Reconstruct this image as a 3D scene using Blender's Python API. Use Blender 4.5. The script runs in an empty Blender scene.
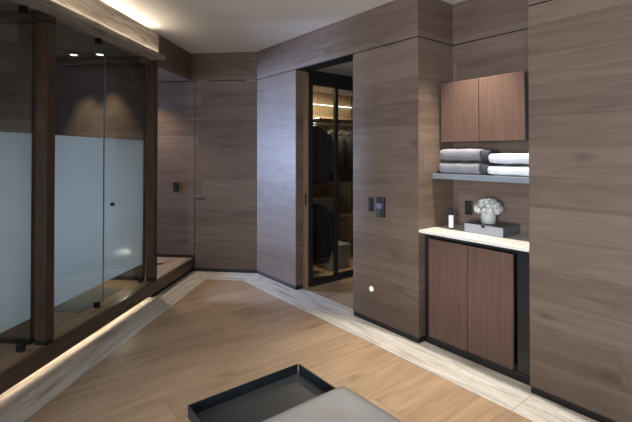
import bpy, bmesh, math, random
from mathutils import Vector, Matrix
random.seed(7)
SC = bpy.context.scene
C = SC.collection
R = math.radians
PI = math.pi
F45 = PI / 4                       # the glass wall, platform and far wall run at 45 degrees to the cabinet wall

# ------------------------------------------------------------------ camera, world, light, exposure
cam = bpy.data.objects.new('camera', bpy.data.cameras.new('camera'))
C.objects.link(cam)
cam.location = (0, 0, 1.5)
cam.rotation_euler = (R(90.6), 0, R(-38.3))
cam.data.sensor_width = 36
cam.data.lens = 24.0
cam.data.shift_y = -0.0967
cam.data.clip_start = 0.05
SC.camera = cam
SC.view_settings.view_transform = 'Standard'
SC.view_settings.look = 'None'
SC.view_settings.gamma = 1
SC.view_settings.use_curve_mapping = False
SC.view_settings.exposure = 0.27
w = bpy.data.worlds.new('world'); SC.world = w
w.use_nodes = True
w.node_tree.nodes['Background'].inputs[0].default_value = (0.8, 0.85, 1, 1)
w.node_tree.nodes['Background'].inputs[1].default_value = 0.03


def area(name, loc, target, sx, sy, power, col, spread=180):
    d = bpy.data.lights.new(name, 'AREA'); d.shape = 'RECTANGLE'; d.size = sx; d.size_y = sy
    d.energy = power; d.color = col; d.spread = R(spread)
    o = bpy.data.objects.new(name, d); C.objects.link(o); o.location = loc
    o.rotation_euler = (Vector(target) - Vector(loc)).to_track_quat('-Z', 'Z').to_euler()
    return o


def spot(name, loc, target, power, col, angle, blend=0.6, size=0.04):
    d = bpy.data.lights.new(name, 'SPOT'); d.energy = power; d.color = col
    d.spot_size = R(angle); d.spot_blend = blend; d.shadow_soft_size = size
    o = bpy.data.objects.new(name, d); C.objects.link(o); o.location = loc
    o.rotation_euler = (Vector(target) - Vector(loc)).to_track_quat('-Z', 'Y').to_euler()
    return o


def L(q, p, z=0.0):
    s = math.sqrt(0.5)
    return (s * (q - p), s * (q + p), z)


# daylight: window in the side wall behind the camera, window in the rear wall, window at the end of the hall
area('side_daylight', (-2.9, -0.9, 1.25), (2.7, 1.2, 0.9), 1.8, 1.5, 66, (0.84, 0.91, 1.0), 75)
area('rear_daylight', (0.4, -2.7, 1.6), (0.4, 0.0, 1.3), 3.0, 1.9, 18, (1.0, 0.93, 0.84))
area('hall_daylight', L(4.95, 6.35, 1.35), L(4.55, 0, 1.2), 0.45, 2.0, 125, (0.47, 0.63, 1.0), 80)
area('added_ceiling_fill', (0.0, -2.0, 2.3), (0.0, -1.6, 2.8), 3.0, 0.3, 9, (1.0, 0.90, 0.78))  # added fill aimed upward to lift the ceiling, not an actual fitting
area('added_film_backlight', L(1.9, 4.42, 1.05), L(1.9, 0, 1.0), 0.8, 1.1, 11, (0.85, 0.92, 1.0), 80)  # added lamp brightening the nearest frosted pane from behind
spot('added_hall_warm_fill', L(4.80, 2.75, 2.44), L(4.95, 2.6, 0), 60, (1.0, 0.80, 0.58), 100, 0.8)  # added spot that warms the far wall panel and hall platform
area('glass_room_daylight', L(3.3, 4.42, 1.05), L(3.3, 0, 1.0), 0.8, 1.1, 9, (0.78, 0.88, 1.0), 70)
# ceiling downlights along the cabinet wall, above the picture
for (x, y, e, an) in ((2.77, 1.72, 225, 62), (1.9, 1.9, 76, 66), (0.9, 0.4, 48, 66)):
    spot('ceiling_downlight', (x, y, 2.78), (x, y + 0.02, 0), e, (1.0, 0.92, 0.82), an, 0.85, 0.05)

# ------------------------------------------------------------------ helpers
FLOC = {}


class MB:
    """collects shapes into one mesh, uv in metres"""
    def __init__(self):
        self.bm = bmesh.new()

    def box(self, x0, x1, y0, y1, z0, z1):
        vs = [self.bm.verts.new((x, y, z)) for x in (x0, x1) for y in (y0, y1) for z in (z0, z1)]
        for f in ((0, 1, 3, 2), (4, 6, 7, 5), (0, 4, 5, 1), (2, 3, 7, 6), (0, 2, 6, 4), (1, 5, 7, 3)):
            self.bm.faces.new([vs[i] for i in f])
        return self

    def rbox(self, x0, x1, y0, y1, z0, z1, r=0.01, seg=3):
        b = bmesh.new()
        vs = [b.verts.new((x, y, z)) for x in (x0, x1) for y in (y0, y1) for z in (z0, z1)]
        for f in ((0, 1, 3, 2), (4, 6, 7, 5), (0, 4, 5, 1), (2, 3, 7, 6), (0, 2, 6, 4), (1, 5, 7, 3)):
            b.faces.new([vs[i] for i in f])
        bmesh.ops.bevel(b, geom=b.edges[:], offset=r, segments=seg, affect='EDGES', profile=0.5)
        self.merge(b)
        return self

    def merge(self, b, mat=None):
        m = {}
        for v in b.verts:
            m[v] = self.bm.verts.new(mat @ v.co if mat else v.co)
        for f in b.faces:
            try:
                self.bm.faces.new([m[v] for v in f.verts])
            except ValueError:
                pass
        b.free()

    def lathe(self, prof, cx, cy, z, n=32, axis='z'):
        rings = []
        for (r, h) in prof:
            ring = []
            for k in range(n):
                a = 2 * PI * k / n
                if axis == 'z':
                    co = (cx + r * math.cos(a), cy + r * math.sin(a), z + h)
                elif axis == 'x':
                    co = (cx + h, cy + r * math.cos(a), z + r * math.sin(a))
                else:
                    co = (cx + r * math.cos(a), cy + h, z + r * math.sin(a))
                ring.append(self.bm.verts.new(co))
            rings.append(ring)
        for a, b in zip(rings, rings[1:]):
            for k in range(n):
                self.bm.faces.new((a[k], a[(k + 1) % n], b[(k + 1) % n], b[k]))
        self.bm.faces.new(rings[0]); self.bm.faces.new(rings[-1])
        return self

    def tube(self, pts, r, n=8):
        pts = [Vector(p) for p in pts]
        rings = []
        for i, p in enumerate(pts):
            t = (pts[min(i + 1, len(pts) - 1)] - pts[max(i - 1, 0)]).normalized()
            a = t.cross(Vector((0, 0, 1)))
            if a.length < 1e-3:
                a = t.cross(Vector((1, 0, 0)))
            a.normalize(); b = t.cross(a)
            rings.append([self.bm.verts.new(p + r * (math.cos(2 * PI * k / n) * a + math.sin(2 * PI * k / n) * b)) for k in range(n)])
        for a, b in zip(rings, rings[1:]):
            for k in range(n):
                self.bm.faces.new((a[k], a[(k + 1) % n], b[(k + 1) % n], b[k]))
        self.bm.faces.new(rings[0]); self.bm.faces.new(rings[-1])
        return self


def link(name, mb, m, parent=None, loc=None, rz=0.0, smooth=False, bevel=0.0, seg=2):
    """one mesh object; coordinates are in the frame turned by rz about the world's origin"""
    bm = mb.bm
    bmesh.ops.recalc_face_normals(bm, faces=bm.faces[:])
    uv = bm.loops.layers.uv.new('UVMap')
    for f in bm.faces:
        n = f.normal
        for lp in f.loops:
            c = lp.vert.co
            if abs(n.z) > 0.7:
                lp[uv].uv = (c.x, c.y)
            elif abs(n.x) > abs(n.y):
                lp[uv].uv = (c.y, c.z)
            else:
                lp[uv].uv = (c.x, c.z)
        f.smooth = smooth
    off = None
    if parent is not None:
        off = FLOC.get(parent.name, None)
    elif loc is not None:
        off = Vector(loc)
    if off is not None:
        bmesh.ops.translate(bm, verts=bm.verts[:], vec=-off)
    me = bpy.data.meshes.new(name); bm.to_mesh(me); bm.free()
    me.materials.append(m)
    o = bpy.data.objects.new(name, me); C.objects.link(o)
    if parent is not None:
        o.parent = parent
    else:
        o.rotation_euler = (0, 0, rz)
        if loc is not None:
            o.location = Matrix.Rotation(rz, 3, 'Z') @ Vector(loc)
            FLOC[o.name] = Vector(loc)
    if bevel:
        b = o.modifiers.new('bevel', 'BEVEL'); b.width = bevel; b.segments = seg; b.limit_method = 'ANGLE'
    return o


def tag(o, label, cat, group=None):
    o['label'] = label; o['category'] = cat
    if group:
        o['group'] = group
    return o


def thing(name, label, cat, loc, rz=0.0, group=None):
    o = bpy.data.objects.new(name, None); C.objects.link(o)
    o.empty_display_size = 0.05
    o.rotation_euler = (0, 0, rz)
    o.location = Matrix.Rotation(rz, 3, 'Z') @ Vector(loc)
    FLOC[o.name] = Vector(loc)
    return tag(o, label, cat, group)


def struct(name, mb, m, rz=0.0, bevel=0.0, parent=None):
    o = link(name, mb, m, parent=parent, rz=rz, bevel=bevel)
    if parent is None:
        o['kind'] = 'structure'
        FLOC[o.name] = Vector((0, 0, 0))
    return o


def dup(root, loc, rz=None, label=None, group=None):
    r = root.copy(); C.objects.link(r); r.location = loc
    if rz is not None:
        r.rotation_euler = (0, 0, rz)
    if label:
        r['label'] = label
    if group:
        r['group'] = group
    for ch in list(root.children):
        c = ch.copy(); C.objects.link(c); c.parent = r
        for g in ch.children:
            d = g.copy(); C.objects.link(d); d.parent = c
    return r


# ------------------------------------------------------------------ materials
def new_mat(name):
    m = bpy.data.materials.new(name); m.use_nodes = True
    nt = m.node_tree
    return m, nt, nt.nodes['Principled BSDF']


def plain(name, col, rough=0.5, metal=0.0, spec=0.5, bump=0.0, bscale=200, coat=0.0):
    m, nt, b = new_mat(name)
    b.inputs['Base Color'].default_value = (*col, 1)
    b.inputs['Roughness'].default_value = rough
    b.inputs['Metallic'].default_value = metal
    b.inputs['Specular IOR Level'].default_value = spec
    b.inputs['Coat Weight'].default_value = coat
    if bump:
        tc = nt.nodes.new('ShaderNodeTexCoord')
        n = nt.nodes.new('ShaderNodeTexNoise'); n.inputs['Scale'].default_value = bscale; n.inputs['Detail'].default_value = 3
        bp = nt.nodes.new('ShaderNodeBump'); bp.inputs['Strength'].default_value = bump; bp.inputs['Distance'].default_value = 0.004
        nt.links.new(tc.outputs['Object'], n.inputs['Vector'])
        nt.links.new(n.outputs['Fac'], bp.inputs['Height']); nt.links.new(bp.outputs['Normal'], b.inputs['Normal'])
    return m


def emit(name, col, strength):
    m, nt, b = new_mat(name)
    b.inputs['Base Color'].default_value = (0.08, 0.08, 0.08, 1)
    b.inputs['Emission Color'].default_value = (*col, 1)
    b.inputs['Emission Strength'].default_value = strength
    return m


def N(nt, t, **kw):
    n = nt.nodes.new(t)
    for k, v in kw.items():
        if hasattr(n, k) and not isinstance(v, tuple) and k not in ('Scale',):
            setattr(n, k, v)
        else:
            n.inputs[k].default_value = v
    return n


def math_n(nt, op, a, b=None, clamp=False):
    n = nt.nodes.new('ShaderNodeMath'); n.operation = op; n.use_clamp = clamp
    for i, v in enumerate((a, b)):
        if v is None:
            continue
        if isinstance(v, (int, float)):
            n.inputs[i].default_value = v
        else:
            nt.links.new(v, n.inputs[i])
    return n.outputs[0]


def ramp(nt, fac, stops):
    n = nt.nodes.new('ShaderNodeValToRGB')
    e = n.color_ramp.elements
    while len(e) < len(stops):
        e.new(0.5)
    for i, (p, c) in enumerate(stops):
        e[i].position = p; e[i].color = (*c, 1)
    nt.links.new(fac, n.inputs[0])
    return n.outputs[0]


def wood(name, dark, mid, light, plank=None, rough=0.42, vertical=False, grain=38.0, knots=True, seam=0.35, spec=0.4, contrast=1.0, tint=0.35, wander=(2.2, 16.0), dist=0.6):
    """boards or veneer with grain along u; plank = (length, width) in metres"""
    m, nt, b = new_mat(name)
    tc = nt.nodes.new('ShaderNodeUVMap'); tc.uv_map = 'UVMap'
    mp = nt.nodes.new('ShaderNodeMapping')
    nt.links.new(tc.outputs[0], mp.inputs[0])
    mp.inputs['Location'].default_value = (13.37, 7.0, 0)
    if vertical:
        mp.inputs['Rotation'].default_value = (0, 0, PI / 2)
    vec = mp.outputs[0]
    rnd = None
    if plank:
        br = nt.nodes.new('ShaderNodeTexBrick')
        br.offset = 0.0; br.offset_frequency = 2; br.squash = 1.0
        br.inputs['Color1'].default_value = (0, 0, 0, 1); br.inputs['Color2'].default_value = (1, 1, 1, 1)
        br.inputs['Mortar'].default_value = (0.5, 0.5, 0.5, 1)
        br.inputs['Scale'].default_value = 1.0
        br.inputs['Brick Width'].default_value = plank[0]; br.inputs['Row Height'].default_value = plank[1]
        br.inputs['Mortar Size'].default_value = 0.0016; br.inputs['Mortar Smooth'].default_value = 0.3
        sx = nt.nodes.new('ShaderNodeSeparateXYZ'); nt.links.new(vec, sx.inputs[0])
        row = math_n(nt, 'FLOOR', math_n(nt, 'DIVIDE', sx.outputs[1], plank[1]))
        wn = nt.nodes.new('ShaderNodeTexWhiteNoise'); wn.noise_dimensions = '1D'; nt.links.new(row, wn.inputs['W'])
        cx = nt.nodes.new('ShaderNodeCombineXYZ')
        nt.links.new(math_n(nt, 'ADD', sx.outputs[0], math_n(nt, 'MULTIPLY', wn.outputs['Value'], plank[0])), cx.inputs[0])
        nt.links.new(sx.outputs[1], cx.inputs[1])
        vec = cx.outputs[0]
        nt.links.new(vec, br.inputs['Vector'])
        sep = nt.nodes.new('ShaderNodeSeparateColor'); nt.links.new(br.outputs['Color'], sep.inputs[0])
        rnd = sep.outputs[0]
        comb = nt.nodes.new('ShaderNodeCombineXYZ')
        nt.links.new(math_n(nt, 'MULTIPLY', rnd, 31.0), comb.inputs[0])
        nt.links.new(math_n(nt, 'MULTIPLY', rnd, 17.0), comb.inputs[1])
        nt.links.new(math_n(nt, 'MULTIPLY', rnd, 9.0), comb.inputs[2])
        va = nt.nodes.new('ShaderNodeVectorMath'); va.operation = 'ADD'
        nt.links.new(vec, va.inputs[0]); nt.links.new(comb.outputs[0], va.inputs[1])
        vec = va.outputs[0]
    # broad wandering of the grain
    s1 = nt.nodes.new('ShaderNodeMapping'); s1.inputs['Scale'].default_value = (*wander, 1); nt.links.new(vec, s1.inputs[0])
    n1 = N(nt, 'ShaderNodeTexNoise'); n1.inputs['Scale'].default_value = 1.0; n1.inputs['Detail'].default_value = 4; n1.inputs['Distortion'].default_value = dist
    nt.links.new(s1.outputs[0], n1.inputs['Vector'])
    # fine fibres
    s2 = nt.nodes.new('ShaderNodeMapping'); s2.inputs['Scale'].default_value = (2.2, grain * 1.8, 1); nt.links.new(vec, s2.inputs[0])
    n2 = N(nt, 'ShaderNodeTexNoise'); n2.inputs['Scale'].default_value = 1.0; n2.inputs['Detail'].default_value = 5; n2.inputs['Roughness'].default_value = 0.65
    nt.links.new(s2.outputs[0], n2.inputs['Vector'])
    # growth rings
    s3 = nt.nodes.new('ShaderNodeMapping'); s3.inputs['Scale'].default_value = (0.5, 5.0, 1); nt.links.new(vec, s3.inputs[0])
    n3 = N(nt, 'ShaderNodeTexNoise'); n3.inputs['Scale'].default_value = 1.3; n3.inputs['Detail'].default_value = 1
    nt.links.new(s3.outputs[0], n3.inputs['Vector'])
    rings = math_n(nt, 'SINE', math_n(nt, 'MULTIPLY', n3.outputs['Fac'], grain * 1.3))
    f = math_n(nt, 'ADD', math_n(nt, 'MULTIPLY', n1.outputs['Fac'], 0.55), math_n(nt, 'MULTIPLY', n2.outputs['Fac'], 0.40))
    f = math_n(nt, 'ADD', f, math_n(nt, 'MULTIPLY', rings, 0.04))
    if rnd is not None:
        f = math_n(nt, 'ADD', f, math_n(nt, 'MULTIPLY', math_n(nt, 'SUBTRACT', rnd, 0.5), tint * 0.55))
    f = math_n(nt, 'ADD', math_n(nt, 'MULTIPLY', math_n(nt, 'SUBTRACT', f, 0.475), contrast), 0.475)
    col = ramp(nt, f, [(0.26, dark), (0.47, mid), (0.70, light)])
    if knots:
        s4 = nt.nodes.new('ShaderNodeMapping'); s4.inputs['Scale'].default_value = (1.3, 3.4, 1); nt.links.new(vec, s4.inputs[0])
        vo = N(nt, 'ShaderNodeTexVoronoi'); vo.voronoi_dimensions = '2D'; vo.inputs['Scale'].default_value = 1.0
        nt.links.new(s4.outputs[0], vo.inputs['Vector'])
        sepk = nt.nodes.new('ShaderNodeSeparateColor'); nt.links.new(vo.outputs['Color'], sepk.inputs[0])
        has = math_n(nt, 'GREATER_THAN', sepk.outputs[0], 0.72)
        d = math_n(nt, 'ADD', vo.outputs['Distance'], math_n(nt, 'MULTIPLY', n2.outputs['Fac'], 0.16))
        k = math_n(nt, 'SUBTRACT', 1.0, math_n(nt, 'MULTIPLY', math_n(nt, 'SUBTRACT', d, 0.06), 7.0), True)
        k = math_n(nt, 'MULTIPLY', math_n(nt, 'MULTIPLY', k, has), 0.6)
        mx = nt.nodes.new('ShaderNodeMix'); mx.data_type = 'RGBA'
        nt.links.new(k, mx.inputs[0]); nt.links.new(col, mx.inputs[6])
        mx.inputs[7].default_value = (dark[0] * 0.55, dark[1] * 0.55, dark[2] * 0.55, 1)
        col = mx.outputs[2]
    if plank:
        mx = nt.nodes.new('ShaderNodeMix'); mx.data_type = 'RGBA'
        nt.links.new(math_n(nt, 'MULTIPLY', br.outputs['Fac'], 1 - seam), mx.inputs[0]); nt.links.new(col, mx.inputs[6])
        mx.inputs[7].default_value = (dark[0] * 0.3, dark[1] * 0.3, dark[2] * 0.3, 1)
        col = mx.outputs[2]
    nt.links.new(col, b.inputs['Base Color'])
    b.inputs['Roughness'].default_value = rough
    b.inputs['Specular IOR Level'].default_value = spec
    bp = nt.nodes.new('ShaderNodeBump'); bp.inputs['Strength'].default_value = 0.12; bp.inputs['Distance'].default_value = 0.002
    nt.links.new(n2.outputs['Fac'], bp.inputs['Height']); nt.links.new(bp.outputs['Normal'], b.inputs['Normal'])
    return m


def stone(name, dark, mid, light, along='u', rough=0.5, pores=True, scale=1.0):
    m, nt, b = new_mat(name)
    tc = nt.nodes.new('ShaderNodeUVMap'); tc.uv_map = 'UVMap'
    mp = nt.nodes.new('ShaderNodeMapping'); nt.links.new(tc.outputs[0], mp.inputs[0])
    mp.inputs['Location'].default_value = (3.3, 5.1, 0)
    mp.inputs['Scale'].default_value = (2.2 * scale, 20 * scale, 1) if along == 'u' else (20 * scale, 2.2 * scale, 1)
    n1 = N(nt, 'ShaderNodeTexNoise'); n1.inputs['Scale'].default_value = 1.0; n1.inputs['Detail'].default_value = 6; n1.inputs['Roughness'].default_value = 0.62; n1.inputs['Distortion'].default_value = 0.7
    nt.links.new(mp.outputs[0], n1.inputs['Vector'])
    col = ramp(nt, n1.outputs['Fac'], [(0.33, dark), (0.48, mid), (0.66, light)])
    if pores:
        mp2 = nt.nodes.new('ShaderNodeMapping'); nt.links.new(tc.outputs[0], mp2.inputs[0])
        mp2.inputs['Scale'].default_value = (22, 75, 1) if along == 'u' else (75, 22, 1)
        n2 = N(nt, 'ShaderNodeTexNoise'); n2.inputs['Scale'].default_value = 1.0; n2.inputs['Detail'].default_value = 2
        nt.links.new(mp2.outputs[0], n2.inputs['Vector'])
        k = math_n(nt, 'MULTIPLY', math_n(nt, 'MULTIPLY', math_n(nt, 'SUBTRACT', n2.outputs['Fac'], 0.62), 9.0, True), 0.65)
        mx = nt.nodes.new('ShaderNodeMix'); mx.data_type = 'RGBA'
        nt.links.new(k, mx.inputs[0]); nt.links.new(col, mx.inputs[6]); mx.inputs[7].default_value = (dark[0] * 0.5, dark[1] * 0.5, dark[2] * 0.5, 1)
        col = mx.outputs[2]
    nt.links.new(col, b.inputs['Base Color'])
    b.inputs['Roughness'].default_value = rough
    return m


def cloth(name, col, col2, scale=260, rough=0.95, bump=0.6):
    m, nt, b = new_mat(name)
    tc = nt.nodes.new('ShaderNodeTexCoord')
    n = N(nt, 'ShaderNodeTexNoise'); n.inputs['Scale'].default_value = scale; n.inputs['Detail'].default_value = 3
    nt.links.new(tc.outputs['Object'], n.inputs['Vector'])
    nt.links.new(ramp(nt, n.outputs['Fac'], [(0.35, col), (0.65, col2)]), b.inputs['Base Color'])
    bp = nt.nodes.new('ShaderNodeBump'); bp.inputs['Strength'].default_value = bump; bp.inputs['Distance'].default_value = 0.003
    nt.links.new(n.outputs['Fac'], bp.inputs['Height']); nt.links.new(bp.outputs['Normal'], b.inputs['Normal'])
    b.inputs['Roughness'].default_value = rough
    b.inputs['Sheen Weight'].default_value = 0.2 if col[0] > 0.1 else 0.0
    b.inputs['Specular IOR Level'].default_value = 0.25
    return m


def schlick(nt, f0):
    ge = nt.nodes.new('ShaderNodeNewGeometry')
    dt = nt.nodes.new('ShaderNodeVectorMath'); dt.operation = 'DOT_PRODUCT'
    nt.links.new(ge.outputs['Incoming'], dt.inputs[0]); nt.links.new(ge.outputs['Normal'], dt.inputs[1])
    c = math_n(nt, 'SUBTRACT', 1.0, math_n(nt, 'ABSOLUTE', dt.outputs['Value']), True)
    return math_n(nt, 'ADD', math_n(nt, 'MULTIPLY', math_n(nt, 'POWER', c, 5.0), 1 - f0), f0, True)


def glass_mat(name, tintc, ior=1.5, rough=0.0):
    m, nt, b = new_mat(name); nt.nodes.remove(b)
    out = nt.nodes['Material Output']
    t = nt.nodes.new('ShaderNodeBsdfTransparent'); t.inputs[0].default_value = (*tintc, 1)
    g = nt.nodes.new('ShaderNodeBsdfGlossy'); g.inputs['Roughness'].default_value = rough
    fr = schlick(nt, ((ior - 1) / (ior + 1)) ** 2)
    mx = nt.nodes.new('ShaderNodeMixShader')
    nt.links.new(fr, mx.inputs[0]); nt.links.new(t.outputs[0], mx.inputs[1]); nt.links.new(g.outputs[0], mx.inputs[2])
    nt.links.new(mx.outputs[0], out.inputs[0])
    return m


def frost_mat(name, col):
    m, nt, b = new_mat(name); nt.nodes.remove(b)
    out = nt.nodes['Material Output']
    d = nt.nodes.new('ShaderNodeBsdfDiffuse'); d.inputs[0].default_value = (*col, 1)
    t = nt.nodes.new('ShaderNodeBsdfTranslucent'); t.inputs[0].default_value = (*col, 1)
    r = nt.nodes.new('ShaderNodeBsdfRefraction'); r.inputs['Roughness'].default_value = 0.33; r.inputs['IOR'].default_value = 1.25
    r.inputs[0].default_value = (0.8, 0.87, 0.9, 1)
    m1 = nt.nodes.new('ShaderNodeMixShader'); m1.inputs[0].default_value = 0.45
    nt.links.new(d.outputs[0], m1.inputs[1]); nt.links.new(t.outputs[0], m1.inputs[2])
    m2 = nt.nodes.new('ShaderNodeMixShader'); m2.inputs[0].default_value = 0.38
    nt.links.new(m1.outputs[0], m2.inputs[1]); nt.links.new(r.outputs[0], m2.inputs[2])
    g = nt.nodes.new('ShaderNodeBsdfGlossy'); g.inputs['Roughness'].default_value = 0.35
    fr = schlick(nt, 0.028)
    m3 = nt.nodes.new('ShaderNodeMixShader')
    nt.links.new(fr, m3.inputs[0]); nt.links.new(m2.outputs[0], m3.inputs[1]); nt.links.new(g.outputs[0], m3.inputs[2])
    nt.links.new(m3.outputs[0], out.inputs[0])
    return m


WD, WM, WL = (0.070, 0.046, 0.034), (0.134, 0.093, 0.070), (0.192, 0.141, 0.111)
M_wall = wood('oak_wall_planks', WD, WM, WL, plank=(2.4, 0.19), spec=0.3, rough=0.48, seam=0.62, contrast=0.55, tint=0.5)
M_post = wood('oak_post', (0.036, 0.021, 0.012), (0.068, 0.041, 0.025), (0.098, 0.062, 0.039), vertical=True, knots=False, rough=0.35)
M_jamb = wood('oak_jamb', (0.13, 0.085, 0.05), (0.24, 0.16, 0.10), (0.33, 0.23, 0.15), vertical=True, knots=False, rough=0.4)
M_floor = wood('oak_floor_planks', (0.28, 0.185, 0.118), (0.44, 0.305, 0.198), (0.56, 0.41, 0.28), plank=(2.6, 0.26), rough=0.38, seam=0.4, tint=0.55, grain=30, contrast=0.7)
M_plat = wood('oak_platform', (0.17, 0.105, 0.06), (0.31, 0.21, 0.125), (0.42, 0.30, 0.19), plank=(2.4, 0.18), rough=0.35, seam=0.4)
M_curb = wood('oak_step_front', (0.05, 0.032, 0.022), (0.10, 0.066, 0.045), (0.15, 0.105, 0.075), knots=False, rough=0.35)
M_walnut = wood('walnut_veneer', (0.070, 0.038, 0.027), (0.110, 0.064, 0.047), (0.148, 0.090, 0.068), vertical=True, knots=False, rough=0.38, grain=60, wander=(0.7, 70.0), dist=0.1, contrast=0.8)
M_trav = stone('travertine_strip_stone', (0.40, 0.36, 0.31), (0.62, 0.585, 0.53), (0.76, 0.73, 0.69))
M_travv = stone('travertine_strip_stone_across', (0.40, 0.36, 0.31), (0.62, 0.585, 0.53), (0.76, 0.73, 0.69), along='v')
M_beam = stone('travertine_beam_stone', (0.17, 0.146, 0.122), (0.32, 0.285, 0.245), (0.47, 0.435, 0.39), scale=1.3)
M_soffit = stone('stone_soffit', (0.16, 0.14, 0.12), (0.24, 0.215, 0.185), (0.32, 0.29, 0.25), pores=False)
M_slab = stone('counter_stone', (0.58, 0.54, 0.48), (0.68, 0.64, 0.58), (0.76, 0.73, 0.68), rough=0.22, pores=False, scale=0.6)
M_inlay = stone('grey_floor_stone', (0.10, 0.11, 0.095), (0.15, 0.16, 0.14), (0.21, 0.22, 0.19), rough=0.3, pores=False)
M_ceil = plain('ceiling_paint', (0.74, 0.715, 0.68), 0.85, spec=0.2)
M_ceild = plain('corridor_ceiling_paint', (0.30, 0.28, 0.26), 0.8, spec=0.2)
M_black = plain('black_metal', (0.012, 0.013, 0.013), 0.38, spec=0.4)
M_blackgap = plain('black_reveal', (0.008, 0.008, 0.008), 0.7, spec=0.2)
M_blacklac = plain('black_lacquer', (0.012, 0.013, 0.016), 0.28)
M_steel = plain('brushed_grey_metal', (0.30, 0.33, 0.37), 0.35, 0.6)
M_glass = glass_mat('clear_glass', (0.86, 0.90, 0.92))
M_closetglass = glass_mat('smoked_glass', (0.88, 0.88, 0.85))
M_edge = plain('glass_edge', (0.30, 0.40, 0.55), 0.15)
M_frost = frost_mat('frosted_film', (0.84, 0.87, 0.885))
M_led = emit('warm_led', (1.0, 0.83, 0.63), 9)
M_ledlip = emit('warm_lip_led', (1.0, 0.84, 0.64), 16)
M_ledtop = emit('warm_cove_led', (1.0, 0.87, 0.71), 14)
M_ledw = emit('closet_led', (1.0, 0.93, 0.84), 4)
M_lamp = emit('lamp_lens', (1.0, 0.90, 0.75), 5)
M_night = emit('night_lens', (1.0, 0.93, 0.82), 1.6)
M_nightin = emit('shower_night_lens', (1.0, 0.85, 0.62), 260)
M_white = plain('white_plastic', (0.75, 0.74, 0.72), 0.4)
M_towelg = cloth('grey_terry', (0.15, 0.148, 0.165), (0.225, 0.222, 0.245))
M_towelc = cloth('charcoal_terry', (0.03, 0.03, 0.034), (0.065, 0.065, 0.072))
M_towelw = cloth('white_terry', (0.55, 0.57, 0.62), (0.68, 0.70, 0.745))
M_petal, _nt, _b = new_mat('white_petals')
_b.inputs['Base Color'].default_value = (0.92, 0.92, 0.90, 1); _b.inputs['Roughness'].default_value = 0.6
_tr = _nt.nodes.new('ShaderNodeBsdfTranslucent'); _tr.inputs[0].default_value = (0.95, 0.95, 0.92, 1)
_mx = _nt.nodes.new('ShaderNodeMixShader'); _mx.inputs[0].default_value = 0.5
_nt.links.new(_b.outputs[0], _mx.inputs[1]); _nt.links.new(_tr.outputs[0], _mx.inputs[2]); _nt.links.new(_mx.outputs[0], _nt.nodes['Material Output'].inputs[0])
M_stem = plain('green_stem', (0.08, 0.16, 0.05), 0.6)
M_pot = plain('grey_ceramic', (0.42, 0.42, 0.41), 0.45, bump=0.15, bscale=90)
M_leather = plain('grey_box_leather', (0.26, 0.27, 0.30), 0.5, bump=0.25, bscale=500)
M_leatherd = plain('dark_box_leather', (0.10, 0.105, 0.115), 0.45, bump=0.2, bscale=500)
M_otto = plain('grey_seat_leather', (0.36, 0.355, 0.365), 0.36, bump=0.12, bscale=420)
M_tray = plain('charcoal_tray', (0.045, 0.048, 0.05), 0.40)
M_trayrim = plain('black_tray_rim', (0.010, 0.014, 0.019), 0.35)
M_dwood = wood('dark_bench_wood', (0.03, 0.02, 0.014), (0.06, 0.04, 0.028), (0.09, 0.06, 0.04), knots=False)
M_screen = emit('handset_screen', (0.14, 0.20, 0.60), 0.2)
M_key = plain('handset_keys', (0.04, 0.06, 0.09), 0.3)
M_label = plain('white_label', (0.70, 0.69, 0.72), 0.5)
M_flute = wood('fluted_oak', (0.26, 0.19, 0.11), (0.38, 0.29, 0.18), (0.48, 0.38, 0.25), vertical=True, knots=False)
M_shelfw = wood('closet_shelf_oak', (0.12, 0.09, 0.06), (0.20, 0.15, 0.10), (0.28, 0.21, 0.15), knots=False)
M_suit = [cloth('navy_cloth', (0.006, 0.008, 0.017), (0.012, 0.016, 0.032)), cloth('charcoal_cloth', (0.010, 0.010, 0.011), (0.020, 0.020, 0.021)),
          cloth('grey_cloth', (0.05, 0.05, 0.052), (0.08, 0.08, 0.084)), cloth('black_cloth', (0.008, 0.008, 0.009), (0.016, 0.016, 0.017)),
          cloth('taupe_cloth', (0.07, 0.063, 0.05), (0.11, 0.10, 0.08))]
M_hang = plain('dark_hanger_wood', (0.05, 0.035, 0.025), 0.4)
M_greybox = cloth('grey_box_fabric', (0.16, 0.165, 0.15), (0.24, 0.245, 0.225), scale=120)
M_chrome = plain('chrome', (0.7, 0.7, 0.7), 0.15, 1.0)

# ------------------------------------------------------------------ setting
XW = 2.715           # face of the cabinet wall
G0, G1 = 2.437, 2.447   # shadow gap at door height
BB = 0.045           # black skirting height
H = 2.80
struct('floor', MB().box(-3.3, 5.2, -3.2, 9.2, -0.08, 0), M_floor)
struct('ceiling', MB().box(-3.3, 2.76, -3.0, 6.2, H, H + 0.06).box(2.76, 3.25, -3.0, 2.2, H, H + 0.06), M_ceil)

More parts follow.
